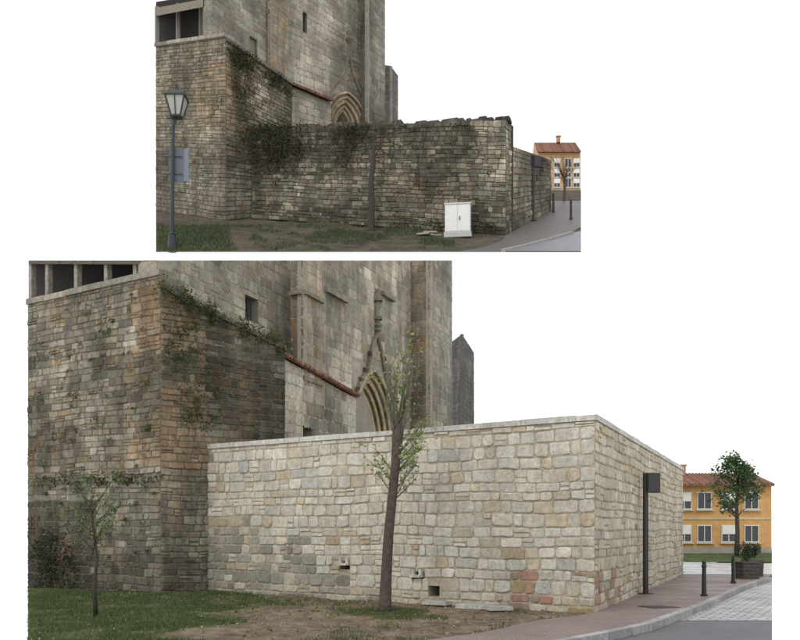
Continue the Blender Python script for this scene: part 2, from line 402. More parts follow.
DK=[(3,(.26,.23,.18)),(2,(.30,.265,.205)),(1,(.27,.20,.13))]  # stone for end faces turned from the light, shade put into the palette
mb=MB(); e0,e1,e2=buttress(mb,291,303,322,6.3,(DK,[(3,(.38,.325,.245)),(2,(.41,.36,.27)),(1,(.37,.28,.18))]))
for zz,o in ((.236,.12),(.150,.07)):
    cop(mb,up(e0,EYE+zz*e1.y),up(e1,EYE+zz*e1.y),.14,o,.2,(.3,.265,.2),.6); cop(mb,up(e1,EYE+zz*e1.y),up(e2,EYE+zz*e1.y),.14,o,.2,(.3,.265,.2),.6)
mb.build('pier',[M_tow,M_mort,M_dark],church)
mb=MB(); b0,b1,b2=buttress(mb,411,430,452,2,(DK,[(3,(.41,.38,.315)),(2,(.37,.34,.285))]))
mb.build('corner_buttress',[M_tow,M_mort,M_dark],church)
mb=MB()
sA=sight(T0,T1,324); sB=sight(T0,T1,345); zc=EYE+.238*sA.y
cop(mb,up(sA,zc),up(sB,zc),.2,.18,.1,(.32,.29,.225),.6)
sD=sight(T0,T1,380);sC=sight(T0,T1,392)
cop(mb,up(sD,EYE+.235*sD.y),up(sC,EYE+.235*sD.y),.18,.2,.1,(.30,.27,.215),.5)
mb.build('string_course',[M_tow],church)
turret=empty('stone_turret')
mb=MB()
u0=S(449,422,56);u1=S(462,422,54);u2=S(474,422,57); 
GP=[(3,(.15,.145,.135)),(2,(.185,.178,.165))]
for a,b,pa,pb in ((u0,u1,344,334),(u1,u2,334,353)):
    masonry(mb,up(a,2),up(b,2),up(b,EYE+(530-pb)*b.y/1000),up(a,EYE+(530-pa)*a.y/1000),.35,.6,GP,rng,True,None,(),.02,1,.008,.1,.05,.01,.3,(.12,.115,.105))
mb.build('turret_walls',[M_tow,M_mort,M_dark],turret)
mb=MB(); wc=[(.06,.085,.022),(.04,.065,.02),(.09,.105,.035),(.10,.075,.035)]
for i in range(60):
    t=rng.random()**.8; p=up(B.lerp(C,t),7.85-1.15*t); leafcloud(mb,rng,p+V((.05,-.15,rng.uniform(-.25,.12))),(.22,.15,.16),26,.075,wc)
for i in range(85):
    t=rng.uniform(.08,.42); z=7.6-3.3*rng.random()**1.1; q=B.lerp(C,t+.15*math.sin(z*1.7)*.5); leafcloud(mb,rng,V((q.x+.05,q.y-.1,z)),(.13,.1,.22),19,.07,wc)
for i in range(130):
    t=rng.uniform(.05,1); q=A.lerp(B,t); leafcloud(mb,rng,V((q.x,q.y-.06,rng.uniform(.6,7.8))),(.11,.06,.07),rng.randint(5,18),.065,wc)
for i in range(60):
    q=A.lerp(B,rng.uniform(.06,1)); leafcloud(mb,rng,V((q.x,q.y-.12,2.95+rng.gauss(0,.10))),(.2,.1,.08),14,.075,wc)
for i in range(40):
    q=A.lerp(B,rng.uniform(.06,.40)); leafcloud(mb,rng,V((q.x,q.y-.25,rng.uniform(0,1.5))),(.2,.2,.3),26,.08,[(.02,.03,.012),(.03,.04,.015)])
mb.build('wall_weeds',[M_leaf])
# ================================================================= GROUND
KP=[(-.6,11.5),(1.0,13.0),(2.3,14.5),(4.1,17.0),(6.6,21.9),(9.4,28.0),(12.9,34.8),(14.6,39)]
def kx(Y):
    for (a,b),(c,d) in zip(KP,KP[1:]):
        if Y<=d: return a+(c-a)*(Y-b)/(d-b)
    return KP[-1][0]
def wx(Y): return 3.8+.3855*(Y-19.5) if Y>19.5 else 3.8-(19.5-Y)*.68+.12*math.sin(Y*1.7)*min(1,19.5-Y)
UL=.372
mb=MB(); NU=150; rows=[11.5*(80/11.5)**(i/170) for i in range(171)]; vs=[]
for Y in rows:
    for j in range(NU+1):
        x=(-UL+2*UL*j/NU)*Y
        low=max(0,min(1,(x-wx(Y)+(.25 if Y<19.5 else 0))/.2))
        z=-.16*low if x>-2 else 0
        if Y>48 and x>5: z=0.0
        z+=(1-low)*(.05*fbm((x,Y,0),.5)+.02*fbm((x,Y,3),2.5)-.03)
        vs.append(V((x,Y,z)))
fs=[(i*(NU+1)+j,i*(NU+1)+j+1,(i+1)*(NU+1)+j+1,(i+1)*(NU+1)+j) for i in range(170) for j in range(NU)]
mb.add(vs,fs,(.2,.15,.1),0)
m,nt,N,L,bs=newmat('earth')
g1=nz(nt,3.5,10,.75).outputs[0]
dirt=N.new('ShaderNodeValToRGB'); L.new(g1,dirt.inputs[0])
e=dirt.color_ramp.elements; e[0].position=.3;e[0].color=(.075,.055,.036,1);e[1].position=.72;e[1].color=(.34,.275,.19,1); k2=e.new(.52);k2.color=(.20,.155,.103,1)
geo=N.new('ShaderNodeNewGeometry'); sp=N.new('ShaderNodeSeparateXYZ'); L.new(geo.outputs['Position'],sp.inputs[0])
ma=N.new('ShaderNodeMath'); ma.operation='MULTIPLY_ADD'; L.new(nz(nt,.45,6,.65).outputs[0],ma.inputs[0]); ma.inputs[1].default_value=-9; L.new(sp.outputs[0],ma.inputs[2])
mask=mr(nt,ma.outputs[0],-7.0,-8.3,0,.85)
mb2=N.new('ShaderNodeMath'); mb2.operation='GREATER_THAN'; L.new(sp.outputs[1],mb2.inputs[0]); mb2.inputs[1].default_value=46
mx=N.new('ShaderNodeMath'); mx.operation='MAXIMUM'; L.new(mask,mx.inputs[0]); L.new(mb2.outputs[0],mx.inputs[1])
gr=N.new('ShaderNodeValToRGB'); L.new(nz(nt,7,8,.7).outputs[0],gr.inputs[0]); e=gr.color_ramp.elements; e[0].position=.3;e[0].color=(.035,.05,.015,1);e[1].position=.7;e[1].color=(.10,.14,.04,1)
c=mixc(nt,mx.outputs[0],dirt.outputs[0],gr.outputs[0]); c=mul(nt,c,mr(nt,nz(nt,.7,5,.6).outputs[0],.35,.65,.72,1.15)); L.new(c,bs.inputs['Base Color']); bs.inputs['Roughness'].default_value=.95; bs.inputs['Specular IOR Level'].default_value=.15
bump(nt,bs,nz(nt,14,10,.75).outputs[0],.9,.05)
mb.build('ground',[m],None,True)
def sheet(name,mat,fl,fr,y0,y1,z,n=60,m_=12):
    mb=MB();vs=[]
    for i in range(n+1):
        Y=y0+(y1-y0)*i/n
        for j in range(m_+1):
            a,b=fl(Y),fr(Y); vs.append(V((a+(b-a)*j/m_,Y,z)))
    mb.add(vs,[(i*(m_+1)+j,i*(m_+1)+j+1,(i+1)*(m_+1)+j+1,(i+1)*(m_+1)+j) for i in range(n) for j in range(m_)])
    return mb.build(name,[mat])
def paver(name,c1,c2,mo,scale,rot,rough,bw=.5,rh=.25,wet=0,big=.25,ms=.02):
    m,nt,N,L,bs=newmat(name)
    t=N.new('ShaderNodeTexCoord'); mp=N.new('ShaderNodeMapping'); mp.inputs['Rotation'].default_value=(0,0,rot); L.new(t.outputs['Object'],mp.inputs[0])
    br=N.new('ShaderNodeTexBrick'); L.new(mp.outputs[0],br.inputs[0]); br.inputs['Scale'].default_value=scale
    br.inputs['Color1'].default_value=(*c1,1);br.inputs['Color2'].default_value=(*c2,1);br.inputs['Mortar'].default_value=(*mo,1)
    br.inputs['Mortar Size'].default_value=ms; br.inputs['Brick Width'].default_value=bw; br.inputs['Row Height'].default_value=rh
    c=mul(nt,br.outputs[0],mr(nt,nz(nt,.9,8,.7).outputs[0],.3,.7,1-big,1+big)); c=mul(nt,c,mr(nt,nz(nt,20,5,.7).outputs[0],.3,.7,.8,1.2))
    L.new(c,bs.inputs['Base Color'])
    L.new(mr(nt,nz(nt,.6,5,.6).outputs[0],.4,.6,rough-wet,rough),bs.inputs['Roughness'])
    bump(nt,bs,br.outputs['Fac'],-.35,.01); return m
M_side=paver('sidewalk_pavers',(.23,.155,.13),(.19,.15,.14),(.08,.065,.06),2.2,.4,.75,.5,.25,.25)
M_cob=paver('cobbles',(.44,.43,.41),(.27,.265,.26),(.09,.085,.08),1.25,.45,.6,.42,.30,.25,.35,.035)
M_plz=paver('plaza_paving',(.50,.50,.49),(.44,.44,.44),(.35,.35,.35),1,.2,.4,.5,.5,.2)
m,nt,N,L,bs=newmat('asphalt')
c=mixc(nt,nz(nt,120,3,.6).outputs[0],(.045,.045,.047),(.12,.12,.12)); c=mul(nt,c,mr(nt,nz(nt,.8,7,.7).outputs[0],.3,.7,.7,1.35)); L.new(c,bs.inputs['Base Color']); bs.inputs['Roughness'].default_value=.6; bump(nt,bs,nz(nt,140,3).outputs[0],.5,.006); M_asph=m
sheet('sidewalk',M_side,wx,lambda Y:min(kx(Y),UL*Y),11.5,36.2,.004)
sheet('road',M_asph,kx,lambda Y:max(UL*Y,kx(Y)+.01),11.6,19.0,-.12)
sheet('cobbled_road',M_cob,kx,lambda Y:max(UL*Y,kx(Y)+.01),19.0,34.7,-.116)
sheet('plaza',M_plz,lambda Y:8.0 if Y>36.3 else wx(Y)+.1,lambda Y:UL*Y,36.2,50,.0)
mb=MB(); Y=11.6
while Y<34.6:
    Y2=Y+rng.uniform(.75,.85); a=V((kx(Y+.01),Y+.01,0)); b=V((kx(Y2-.01),Y2-.01,0)); d=(b-a).normalized(); n=V((d.y,-d.x,0)); u=.33*rng.uniform(.8,1.15)
    q=[a-n*.02,a+n*.15,b+n*.15,b-n*.02]
    if max(b.x+.15,a.x)<UL*Y2: hexa(mb,[up(p,-.2) for p in q],[up(p,.014) for p in q],(u,u*.98,u*.94),0)
    Y=Y2
mb.build('kerb',[M_mort])
mb=MB(); gc=[(.06,.105,.028),(.045,.08,.022),(.09,.125,.038),(.13,.14,.055)]
cnt=0
while cnt<52000:
    Y=rng.uniform(13.5,26.5); x=rng.uniform(-UL*Y,2.5)
    den=0
    f=fbm((x,Y,5),.45)
    if x<-3.0-(Y-14)*.03+f*3.0: den=.9 if fbm((x,Y,9),1.3)>-.15 else .2
    elif f>.18: den=.25
    if (x+.3)**2+(Y-19.9)**2<.8: den=.8
    if (x-.2)**2/1.4+(Y-18.6)**2<.35: den=.7
    edge=W0+(W1-W0)*((x+5.15)/8.95)
    if x>-5 and Y>edge.y-.1: continue
    if x>-5 and Y>edge.y-.35 and fbm((x,1,1),1.2)>-.1: den=max(den,.45)
    if x>wx(Y)-.2: continue
    if rng.random()>den: 
        cnt+=.15; continue
    h=rng.uniform(.03,.085); a=rng.uniform(0,6.28); w=.007; dx,dy=math.cos(a)*w,math.sin(a)*w; lx,ly=rng.gauss(0,.025),rng.gauss(0,.025)
    z=.05*fbm((x,Y,0),.5)-.035; c=rng.choice(gc); u=rng.uniform(.7,1.3)
    mb.add([V((x-dx,Y-dy,z)),V((x+dx,Y+dy,z)),V((x+lx,Y+ly,z+h))],[(0,1,2)],(c[0]*u,c[1]*u,c[2]*u)); cnt+=1
mb.build('grass',[M_leaf])
mb=MB()
for i in range(3600):
    Y=rng.uniform(14,26); x=rng.uniform(-7,3.4)
    t=(x+5.15)/8.95; ey=26.5-7.0*t
    if x<-UL*Y+.05 or x>wx(Y)-.1 or Y>ey-.05 and x>-5: continue
    z=.05*fbm((x,Y,0),.5)-.025
    if rng.random()<.5: leaf(mb,rng,V((x,Y,z+.01)),rng.uniform(.03,.08),[(.22,.13,.06),(.26,.18,.1),(.12,.07,.04)])
    else:
        s=rng.uniform(.008,.028); u=rng.uniform(.5,1.1); box(mb,(x,Y,z),(s*1.5,s,s),(.30*u,.27*u,.21*u),0,rng.uniform(0,3),.6)
mb.build('ground_litter',[M_bark])
mb=MB()
for (x,y,w,d,r) in ((1.62,20.6,.85,.5,-.5),(.8,22.3-.7,.6,.3,-.6),(2.0,20.1,.5,.3,.2)):
    box(mb,(x,y,.03),(w,d,.08),(.42,.40,.36),0,r,.95)
box(mb,(1.62,20.6,.075),(.7,.36,.02),(.36,.35,.32),0,-.5,.95)
mb.build('stone_slabs',[M_mort])
mb=MB(); box(mb,(5.35,20.7,.01),(.62,.62,.014),(.05,.045,.04),0,.35)
for i in range(6): box(mb,(5.35+(i-2.5)*.09*math.cos(.35),20.7+(i-2.5)*.09*math.sin(.35),.021),(.04,.5,.012),(.10,.09,.08),0,.35)
mb.build('drain_cover',[M_metal])
# ================================================================= STREET FURNITURE
def bollard(x,y,h=.87,k=1,z0=0):
    mb=MB(); tube(mb,[V((x,y,z0+z*k)) for z in (0,.05,.06,h*.8,h*.82,h*.86,h*.88,h*.95,h)],[r*k for r in (.09,.09,.06,.05,.062,.062,.045,.055,.02)],12,(.02,.02,.022)); mb.build('bollard',[M_metal],None,False)
bollard(7.36,24.2); bollard(10.0,30.0,.85)
def infosign(x,y,z0,k,h):
    mb=MB(); box(mb,(x,y,z0+h/2),(.11*k,.08*k,h),(.018,.016,.016),0,.35)
    box(mb,(x,y,z0+.01*k),(.3*k,.25*k,.03*k),(.03,.03,.03),0,.35)
    a=.35; box(mb,(x+.20*k*math.cos(a),y+.2*k*math.sin(a)-.02*k,z0+h-.24*k),(.38*k,.10*k,.5*k),(.016,.014,.014),0,a)
    box(mb,(x+.20*k*math.cos(a)+.02*k,y+.2*k*math.sin(a)-.075*k,z0+h-.24*k),(.32*k,.01*k,.44*k),(.03,.028,.028),0,a)
    mb.build('information_sign',[M_metal])
infosign(6.14,25.0,0,1,3.02)
def planter(x,y,w):
    e=empty('planter'); mb=MB()
    box(mb,(x,y,.26),(w*.96,w*.96,.5),(.05,.04,.035),0,.3,1.06)
    for i in range(4):
        box(mb,(x,y,.07+i*.125),(w*1.0+i*.008,w*1.0+i*.008,.1),(.06,.048,.04),0,.3)
    box(mb,(x,y,.54),(w*1.1,w*1.1,.05),(.07,.055,.045),0,.3)
    mb.build('planter_box',[M_wood],e)
    mb=MB()
    for i in range(9): leafcloud(mb,rng,(x+rng.gauss(0,w*.18),y+rng.gauss(0,w*.22),.72+rng.random()*.42),(.13,.16,.18),70,.07,[(.02,.035,.012),(.035,.055,.02),(.05,.08,.03)])
    mb.build('shrub',[M_leaf],e)
planter(11.4,33.0,.62); planter(12.2,34.6,.5)
# ================================================================= TREES
def branch(wb,lb,r,p,d,length,rad,lvl,maxl,leafn,lsize,lcols,spread=.6,upw=.25,kids=(2,4),bcol=(.10,.085,.07),k=1):
    n=5; pts=[V(p)];d=V(d).normalized(); q=V(p); ds=[d.copy()]
    for i in range(n):
        d=(d+V((r.gauss(0,.09),r.gauss(0,.09),r.gauss(0,.06)+upw*.12))).normalized(); q=q+d*length/n; pts.append(q.copy()); ds.append(d.copy())
    rads=[rad*(1-.65*i/n) for i in range(n+1)]
    tube(wb,pts,rads,5 if lvl else 7,bcol)
    if lvl>=maxl-1 and leafn:
        for i in range(leafn):
            t=r.uniform(.25,1); a=pts[int(t*n)] if int(t*n)<=n else pts[-1]; leaf(lb,r,a+V((r.gauss(0,1),r.gauss(0,1),r.gauss(0,1)))*.06*k*1.3,lsize,lcols)
    if lvl<maxl:
        for c in range(r.randint(*kids)):
            i=r.randint(2,n); a=ds[i]; s=V((r.gauss(0,1),r.gauss(0,1),r.gauss(0,.6))).normalized()
            branch(wb,lb,r,pts[i],a*(1-spread*.5)+s*spread+V((0,0,upw)),length*r.uniform(.45,.7),rads[i]*.65,lvl+1,maxl,leafn,lsize,lcols,spread,upw,kids,bcol,k)
r=random.Random(3); tree=empty('street_tree'); wb=MB();lb=MB()
YL=[(.20,.27,.07),(.25,.32,.09),(.14,.20,.05),(.30,.33,.13)]
tp=[(-.31,20,-.05),(-.30,20,.12),(-.27,20.02,.8),(-.23,20,1.5),(-.16,19.98,2.2),(-.09,20,2.9),(-.05,20,3.45),(-.04,20,3.72)]
tube(wb,tp,[.2,.13,.11,.10,.095,.09,.115,.09],12,(.075,.06,.048))
for i in range(16):
    a=r.uniform(0,6.28); s=r.uniform(.05,.5); 
    branch(wb,lb,r,V((-.05+math.cos(a)*.07,20+math.sin(a)*.07,r.uniform(3.3,3.7))),V((math.cos(a)*s+.08,math.sin(a)*s,1)),r.uniform(1.0,1.8),.026,0,1,7,.08,YL,.5,.3,(2,3),(.13,.115,.09))
for z0,dx in ((2.9,.9),(3.1,.8),(2.7,.75),(2.4,.7),(2.2,.6),(2.7,-.5),(2.5,-.5),(2.3,-.45)):
    for rep in range(2 if dx>0 else 1): branch(wb,lb,r,V((-.12+.03*(z0-2.5),20,z0)),V((dx,r.gauss(0,.3),.5+r.random()*.4)),.5+abs(dx)*.35,.016,0,1,8,.085,YL,.6,.2,(2,3),(.13,.11,.08))
wb.build('trunk_and_branches',[M_bark],tree,True); lb.build('foliage',[M_leaf],tree)
tree=empty('sapling'); wb=MB();lb=MB()
tube(wb,[(-5.72,18.8,-.05),(-5.74,18.8,.5),(-5.70,18.8,1.1),(-5.78,18.8,1.7),(-5.8,18.8,2.2)],[.05,.035,.03,.025,.015],7,(.05,.045,.035))
for i in range(20):
    a=r.uniform(0,6.28); z=r.uniform(1.1,2.2); branch(wb,lb,r,V((-5.76,18.8,z)),V((math.cos(a),math.sin(a),.9)),r.uniform(.4,.75),.010,0,1,9,.06,[(.12,.19,.05),(.08,.13,.04)],.6,.3,(1,3),(.06,.05,.04))
wb.build('trunk_and_branches',[M_bark],tree,True); lb.build('foliage',[M_leaf],tree)
tree=empty('street_tree'); wb=MB();lb=MB(); x,y=20.2,60
tube(wb,[(x,y,0),(x+.05,y,1.5),(x,y,3),(x+.1,y,5)],[.16,.13,.11,.05],8,(.07,.06,.05))
GC=[(.06,.11,.035),(.09,.15,.05),(.045,.08,.03)]
for i in range(36):
    a=r.uniform(0,6.28); z=r.uniform(2.0,5.2); branch(wb,lb,r,V((x,y,z)),V((math.cos(a),math.sin(a),.7)),(6.0-z)*.30+.45,.03,0,2,5,.20,GC,.6,.25,(2,4),(.07,.06,.05),2.5)
wb.build('trunk_and_branches',[M_bark],tree,True); lb.build('foliage',[M_leaf],tree)
# ================================================================= HOUSE
def house(x0,x1,Y,z0,ze,zr,k,wins,depth=7,col=(.62,.32,.09),chim=None):
    e=empty('apartment_house'); mb=MB()
    hexa(mb,[V((x0,Y,z0)),V((x1,Y,z0)),V((x1,Y+depth,z0)),V((x0,Y+depth,z0))],[V((x0,Y,ze)),V((x1,Y,ze)),V((x1,Y+depth,ze)),V((x0,Y+depth,ze))],col,0)
    box(mb,((x0+x1)/2,Y-.03*k,z0+.25*k),(x1-x0,.06*k,.5*k),(.3,.27,.22),0)
    box(mb,((x0+x1)/2,Y-.03*k,(z0+ze)/2+.1*k),(x1-x0,.05*k,.16*k),(.50,.38,.22),0)
    mb.build('walls',[M_plaster],e)
    mb=MB(); g=MB(); s=MB()
    for wx_,wz,ww,wh,sh in wins:
        box(g,(wx_,Y-.01*k,wz),(ww,.03*k,wh),(.1,.1,.1))
        for dx in (-ww/2,0,ww/2): box(mb,(wx_+dx,Y-.04*k,wz),(.05*k,.06*k,wh+.1*k),(.6,.58,.54))
        for dz in (-wh/2,wh/2): box(mb,(wx_,Y-.045*k,wz+dz),(ww+.12*k,.06*k,.07*k),(.6,.58,.54))
        box(mb,(wx_,Y-.09*k,wz-wh/2-.09*k),(ww+.3*k,.2*k,.07*k),(.5,.46,.4))
        if sh: box(s,(wx_,Y-.07*k,wz+wh*.22),(ww*.92,.03*k,wh*.5),(.66,.64,.57))
    g.build('window_glass_panes',[M_glass],e); mb.build('window_frames',[M_paint],e); s.build('blinds',[M_paint],e)
    mb=MB(); o=.5*k; ym=Y+depth/2
    for sg,ya in ((1,Y-o),(-1,Y+depth+o)):
        hexa(mb,[V((x0,ya,ze-.1*k)),V((x1,ya,ze-.1*k)),V((x1,ym,zr-.1*k)),V((x0,ym,zr-.1*k))],[V((x0,ya,ze)),V((x1,ya,ze)),V((x1,ym,zr)),V((x0,ym,zr))],(.2,.09,.055),0)
    x=x0+.1*k
    while x<x1:
        u=rng.uniform(.7,1.2); tube(mb,[V((x,Y-o-.03*k,ze+.01)),V((x,ym,zr+.01))],[.09*k,.09*k],6,(.25*u,.12*u,.08*u)); x+=.24*k
    mb.add([V((x0,Y,ze)),V((x0,Y+depth,ze)),V((x0,ym,zr))],[(0,1,2)],col); mb.add([V((x1,Y,ze)),V((x1,Y+depth,ze)),V((x1,ym,zr))],[(0,1,2)],col)
    if chim:
        for cx in chim: box(mb,(cx,ym-.8*k,zr+.15*k),(.5*k,.5*k,.8*k),(.40,.24,.14)); box(mb,(cx,ym-.8*k,zr+.58*k),(.65*k,.65*k,.1*k),(.35,.2,.12))
    mb.build('tiled_roof',[M_tile],e)
W_=[(x,z,.95,1.15,i%2==0) for i,x in enumerate((19.9,21.3,23.0,24.6)) for z in (1.35,3.65)]
house(16.5,26.0,70,-.1,4.75,5.75,1,W_,8,(.50,.29,.11),[20.6,25.2])
# ================================================================= EARLIER STATE OF THE SITE : hillside terrace
def hz(Y): return 26.62+.4863*(Y-90)
def G(px,Y): return V(((px-400)*Y/1000,Y,hz(Y)))
K=2.6
mb=MB(); vs=[]; NR=60;NC=80
for i in range(NR+1):
    Y=90+38*i/NR
    for j in range(NC+1):
        px=156+425*j/NC; p=G(px,Y); p.z+=.25*fbm((p.x,p.y,2),.25)*min(1,i/3)*max(0,min(1,(470-px)/30)); vs.append(p)
mb.add(vs,[(i*(NC+1)+j,i*(NC+1)+j+1,(i+1)*(NC+1)+j+1,(i+1)*(NC+1)+j) for i in range(NR) for j in range(NC)])
m,nt,N,L,bs=newmat('winter_earth')
dr=N.new('ShaderNodeValToRGB'); L.new(nz(nt,.9,10,.75).outputs[0],dr.inputs[0]); e=dr.color_ramp.elements; e[0].position=.35;e[0].color=(.035,.026,.017,1);e[1].position=.68;e[1].color=(.15,.115,.075,1)
c=mixc(nt,mr(nt,nz(nt,.28,8,.7).outputs[0],.5,.62,0,.75),dr.outputs[0],(.045,.055,.02)); L.new(c,bs.inputs['Base Color']); bs.inputs['Roughness'].default_value=.95; bump(nt,bs,nz(nt,3,9,.75).outputs[0],1,.25)
mb.build('hillside_ground',[m],None,True)
def hsheet(name,mat,rows_,dz,m_=8):
    mb=MB();vs=[]
    for (Y,a,b) in rows_:
        for j in range(m_+1): 
            p=G(a+(b-a)*j/m_,Y); p.z+=dz; vs.append(p)
    mb.add(vs,[(i*(m_+1)+j,i*(m_+1)+j+1,(i+1)*(m_+1)+j+1,(i+1)*(m_+1)+j) for i in range(len(rows_)-1) for j in range(m_)]); return mb.build(name,[mat])
def paved(name,c1,c2,ro):
    m,nt,N,L,bs=newmat(name); L.new(mixc(nt,nz(nt,.8,8,.7).outputs[0],c1,c2),bs.inputs['Base Color']); bs.inputs['Roughness'].default_value=ro; bump(nt,bs,nz(nt,6,6).outputs[0],.4,.05); return m
M_p1=paved('wet_pavement',(.07,.058,.055),(.16,.135,.12),.5); M_p2=paved('wet_asphalt',(.09,.095,.105),(.22,.22,.24),.4)
hsheet('hillside_pavement',M_p1,[(90.0,460,500),(92,484,520),(95,502,545),(99,508,570),(102,517,581),(108,535,581),(113,549,581),(119,549,581)],.05)
hsheet('hillside_road',M_p2,[(90.0,502,581),(92,522,581),(95,547,581),(98.6,572,581),(99.6,580,581)],.09)
mb=MB(); kp=[(90,501),(92,521),(95,546),(98.6,571)]
for (a,b),(c,d) in zip(kp,kp[1:]):
    p=G(b,a);q=G(d,c)
    for t in range(3):
        A_=p.lerp(q,t/3+.01);B_=p.lerp(q,(t+1)/3-.01); hexa(mb,[A_,A_+V((.35,0,0)),B_+V((.35,0,0)),B_],[x+V((0,0,.26)) for x in (A_,A_+V((.35,0,0)),B_+V((.35,0,0)),B_)],(.30,.29,.27))
mb.build('hillside_kerb',[M_mort])
r2=random.Random(11)
DARKP=[(4,(.19,.17,.128)),(3,(.24,.215,.165)),(3,(.135,.12,.092)),(1.6,(.31,.275,.205)),(.5,(.36,.32,.235))]
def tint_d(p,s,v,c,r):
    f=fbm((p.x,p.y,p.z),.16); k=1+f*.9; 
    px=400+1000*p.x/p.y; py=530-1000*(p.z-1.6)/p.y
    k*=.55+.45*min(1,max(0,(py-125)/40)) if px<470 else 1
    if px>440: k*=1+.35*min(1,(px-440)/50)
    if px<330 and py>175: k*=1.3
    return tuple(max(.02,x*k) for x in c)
MO=(.09,.08,.06)
mb=MB(); a=G(252,107.3);b=G(506,97.8)
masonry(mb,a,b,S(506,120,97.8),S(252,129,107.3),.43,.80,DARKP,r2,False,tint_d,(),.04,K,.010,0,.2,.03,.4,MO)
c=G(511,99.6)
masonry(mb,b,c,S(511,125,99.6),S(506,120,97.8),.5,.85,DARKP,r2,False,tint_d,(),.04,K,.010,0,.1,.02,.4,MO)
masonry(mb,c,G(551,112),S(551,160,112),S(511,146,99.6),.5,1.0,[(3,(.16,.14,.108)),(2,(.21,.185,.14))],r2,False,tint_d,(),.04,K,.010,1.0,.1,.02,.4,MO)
a=S(252,129,107.3);b=S(506,120,97.8); bk=V((.9,1.6,0))
mb.add([a,b,b+bk,a+bk,a-V((0,0,9))+bk,b-V((0,0,9))+bk],[(0,1,2,3),(3,2,5,4)],MO,1)
for i in range(90):
    t=r2.random(); q=a.lerp(b,t); h=r2.uniform(.15,.5)*(1+.8*fbm((t*9,0,0)));u=r2.uniform(.06,.16)
    box(mb,(q.x+.2,q.y+.45,q.z+h*.3),(r2.uniform(.5,1.2),1.0,h),(u,u*.9,u*.72),0,-.35,.8)
o=empty('stone_wall'); mb.build('weathered_faces',[M_old2,M_mort,M_dark],o)
ch2=empty('church')
mb=MB()
ba=G(156,112.5);bb=G(226,106);bc=G(292,110.5)
def tint_b(p,s,v,c,r):
    f=fbm((p.x,p.y,p.z),.14); k=1.15+f*.8; c=V(c)*k; py=530-1000*(p.z-1.6)/p.y; px=400+1000*p.x/p.y
    if py>165: c=c.lerp(V((.30,.275,.215))*r.uniform(.7,1.2),.5)
    if 195<px<240 and 60<py<130 and f>-.2: c=c.lerp(V((.31,.195,.10)),.4)
    return tuple(max(.02,x) for x in c)
masonry(mb,ba,bb,S(226,38,106),S(156,48,112.5),.42,.8,[(3,(.27,.235,.175)),(2,(.32,.285,.215)),(1,(.21,.18,.135))],r2,False,tint_b,(),.04,K,.010,1.5,.15,.03,.4,(.14,.12,.09))
masonry(mb,bb,bc,S(292,86,110.5),S(226,42,106),.42,.8,[(3,(.21,.185,.135)),(2,(.26,.23,.17)),(1,(.16,.135,.095))],r2,False,tint_b,(),.04,K,.010,1.0,.15,.03,.4,MO)
mb.build('bastion',[M_old2,M_mort,M_dark],ch2)
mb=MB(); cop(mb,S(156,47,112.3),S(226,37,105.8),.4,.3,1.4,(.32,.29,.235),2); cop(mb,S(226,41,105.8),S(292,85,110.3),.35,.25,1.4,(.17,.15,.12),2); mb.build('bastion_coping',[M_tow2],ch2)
mb=MB()
hexa(mb,[S(156,50,116),S(203,50,111),S(203,50,112),S(156,50,117)],[S(156,2,116),S(203,-6,111),S(203,-6,112),S(156,2,117)],(.02,.018,.016))
for p in (157,178,201): 
    a=S(p,46-(p-156)*.12,113.5-(p-156)*.06); tube(mb,[a,a+V((0,0,4.4))],[.28,.28],4,(.22,.2,.17))
hexa(mb,[S(156,16,112),S(203,7,108),S(203,7,115),S(156,16,118)],[S(156,8,112),S(203,-1,108),S(203,-1,115),S(156,8,118)],(.2,.17,.13))
mb.build('gallery',[M_wood],ch2)
def tq(mb,pa,ya,pb,yb,ta,tb,ba_,bb_,ch,sw,pal,holes=(),thick=1.0,tint=None,hd=1.0):
    return masonry(mb,S(pa,ba_,ya),S(pb,bb_,yb),S(pb,tb,yb),S(pa,ta,ya),ch,sw,pal,r2,False,tint,holes,.018,K,.007,thick,.05,.01,hd,(.25,.225,.175),.13,(.012,.012,.012),True)
def tint_t(p,s,v,c,r):
    k=1+fbm((p.x,p.y,p.z),.15)*.6; return tuple(max(.03,x*k) for x in c)
TP2=[(4,(.37,.335,.27)),(3,(.33,.295,.235)),(1.5,(.41,.375,.305))]
mb=MB()
tq(mb,203,108.3,212,107.3,-12,-14,60,62,.65,1.1,TP2,tint=tint_t,thick=.3)
tq(mb,212,107.3,268,113,-75,-25,70,95,.66,1.1,TP2,[(.66,.80,.26,.40)],.4,tint_t)
mb.build('nave_wall',[M_tow2,M_mort,M_dark],ch2)
mb=MB()
tq(mb,262,113.3,270,112.3,-70,-75,105,108,.66,1.1,[(3,(.20,.18,.14)),(1,(.24,.18,.12))],tint=tint_t,thick=.3)  # pier end face: shaded side given darker stone colours
tq(mb,270,112.3,288,115,-70,-50,105,112,.66,1.1,[(3,(.30,.255,.19)),(1,(.32,.245,.16))],tint=tint_t,thick=.3)
mb.build('pier',[M_tow2,M_mort,M_dark],ch2)
mb=MB()
tq(mb,282,115.5,364,124,-90,-12,130,143,.78,1.3,TP2+[(2,(.44,.40,.325))],[(.24,.29,.50,.60)],1,tint_t)
mb.build('tower_bay',[M_tow2,M_mort,M_dark],ch2)
mb=MB()
tq(mb,360,122.3,367,121,-15,-16,140,141,.75,1.2,[(3,(.19,.17,.135))],tint=tint_t,thick=.3)  # buttress end face, its shade painted as darker stone
tq(mb,367,121,385,125,-30,-12,141,146,.75,1.2,[(3,(.31,.285,.24)),(2,(.26,.24,.2))],tint=tint_t,thick=.3)
mb.build('corner_buttress',[M_tow2,M_mort,M_dark],ch2)
mb=MB()
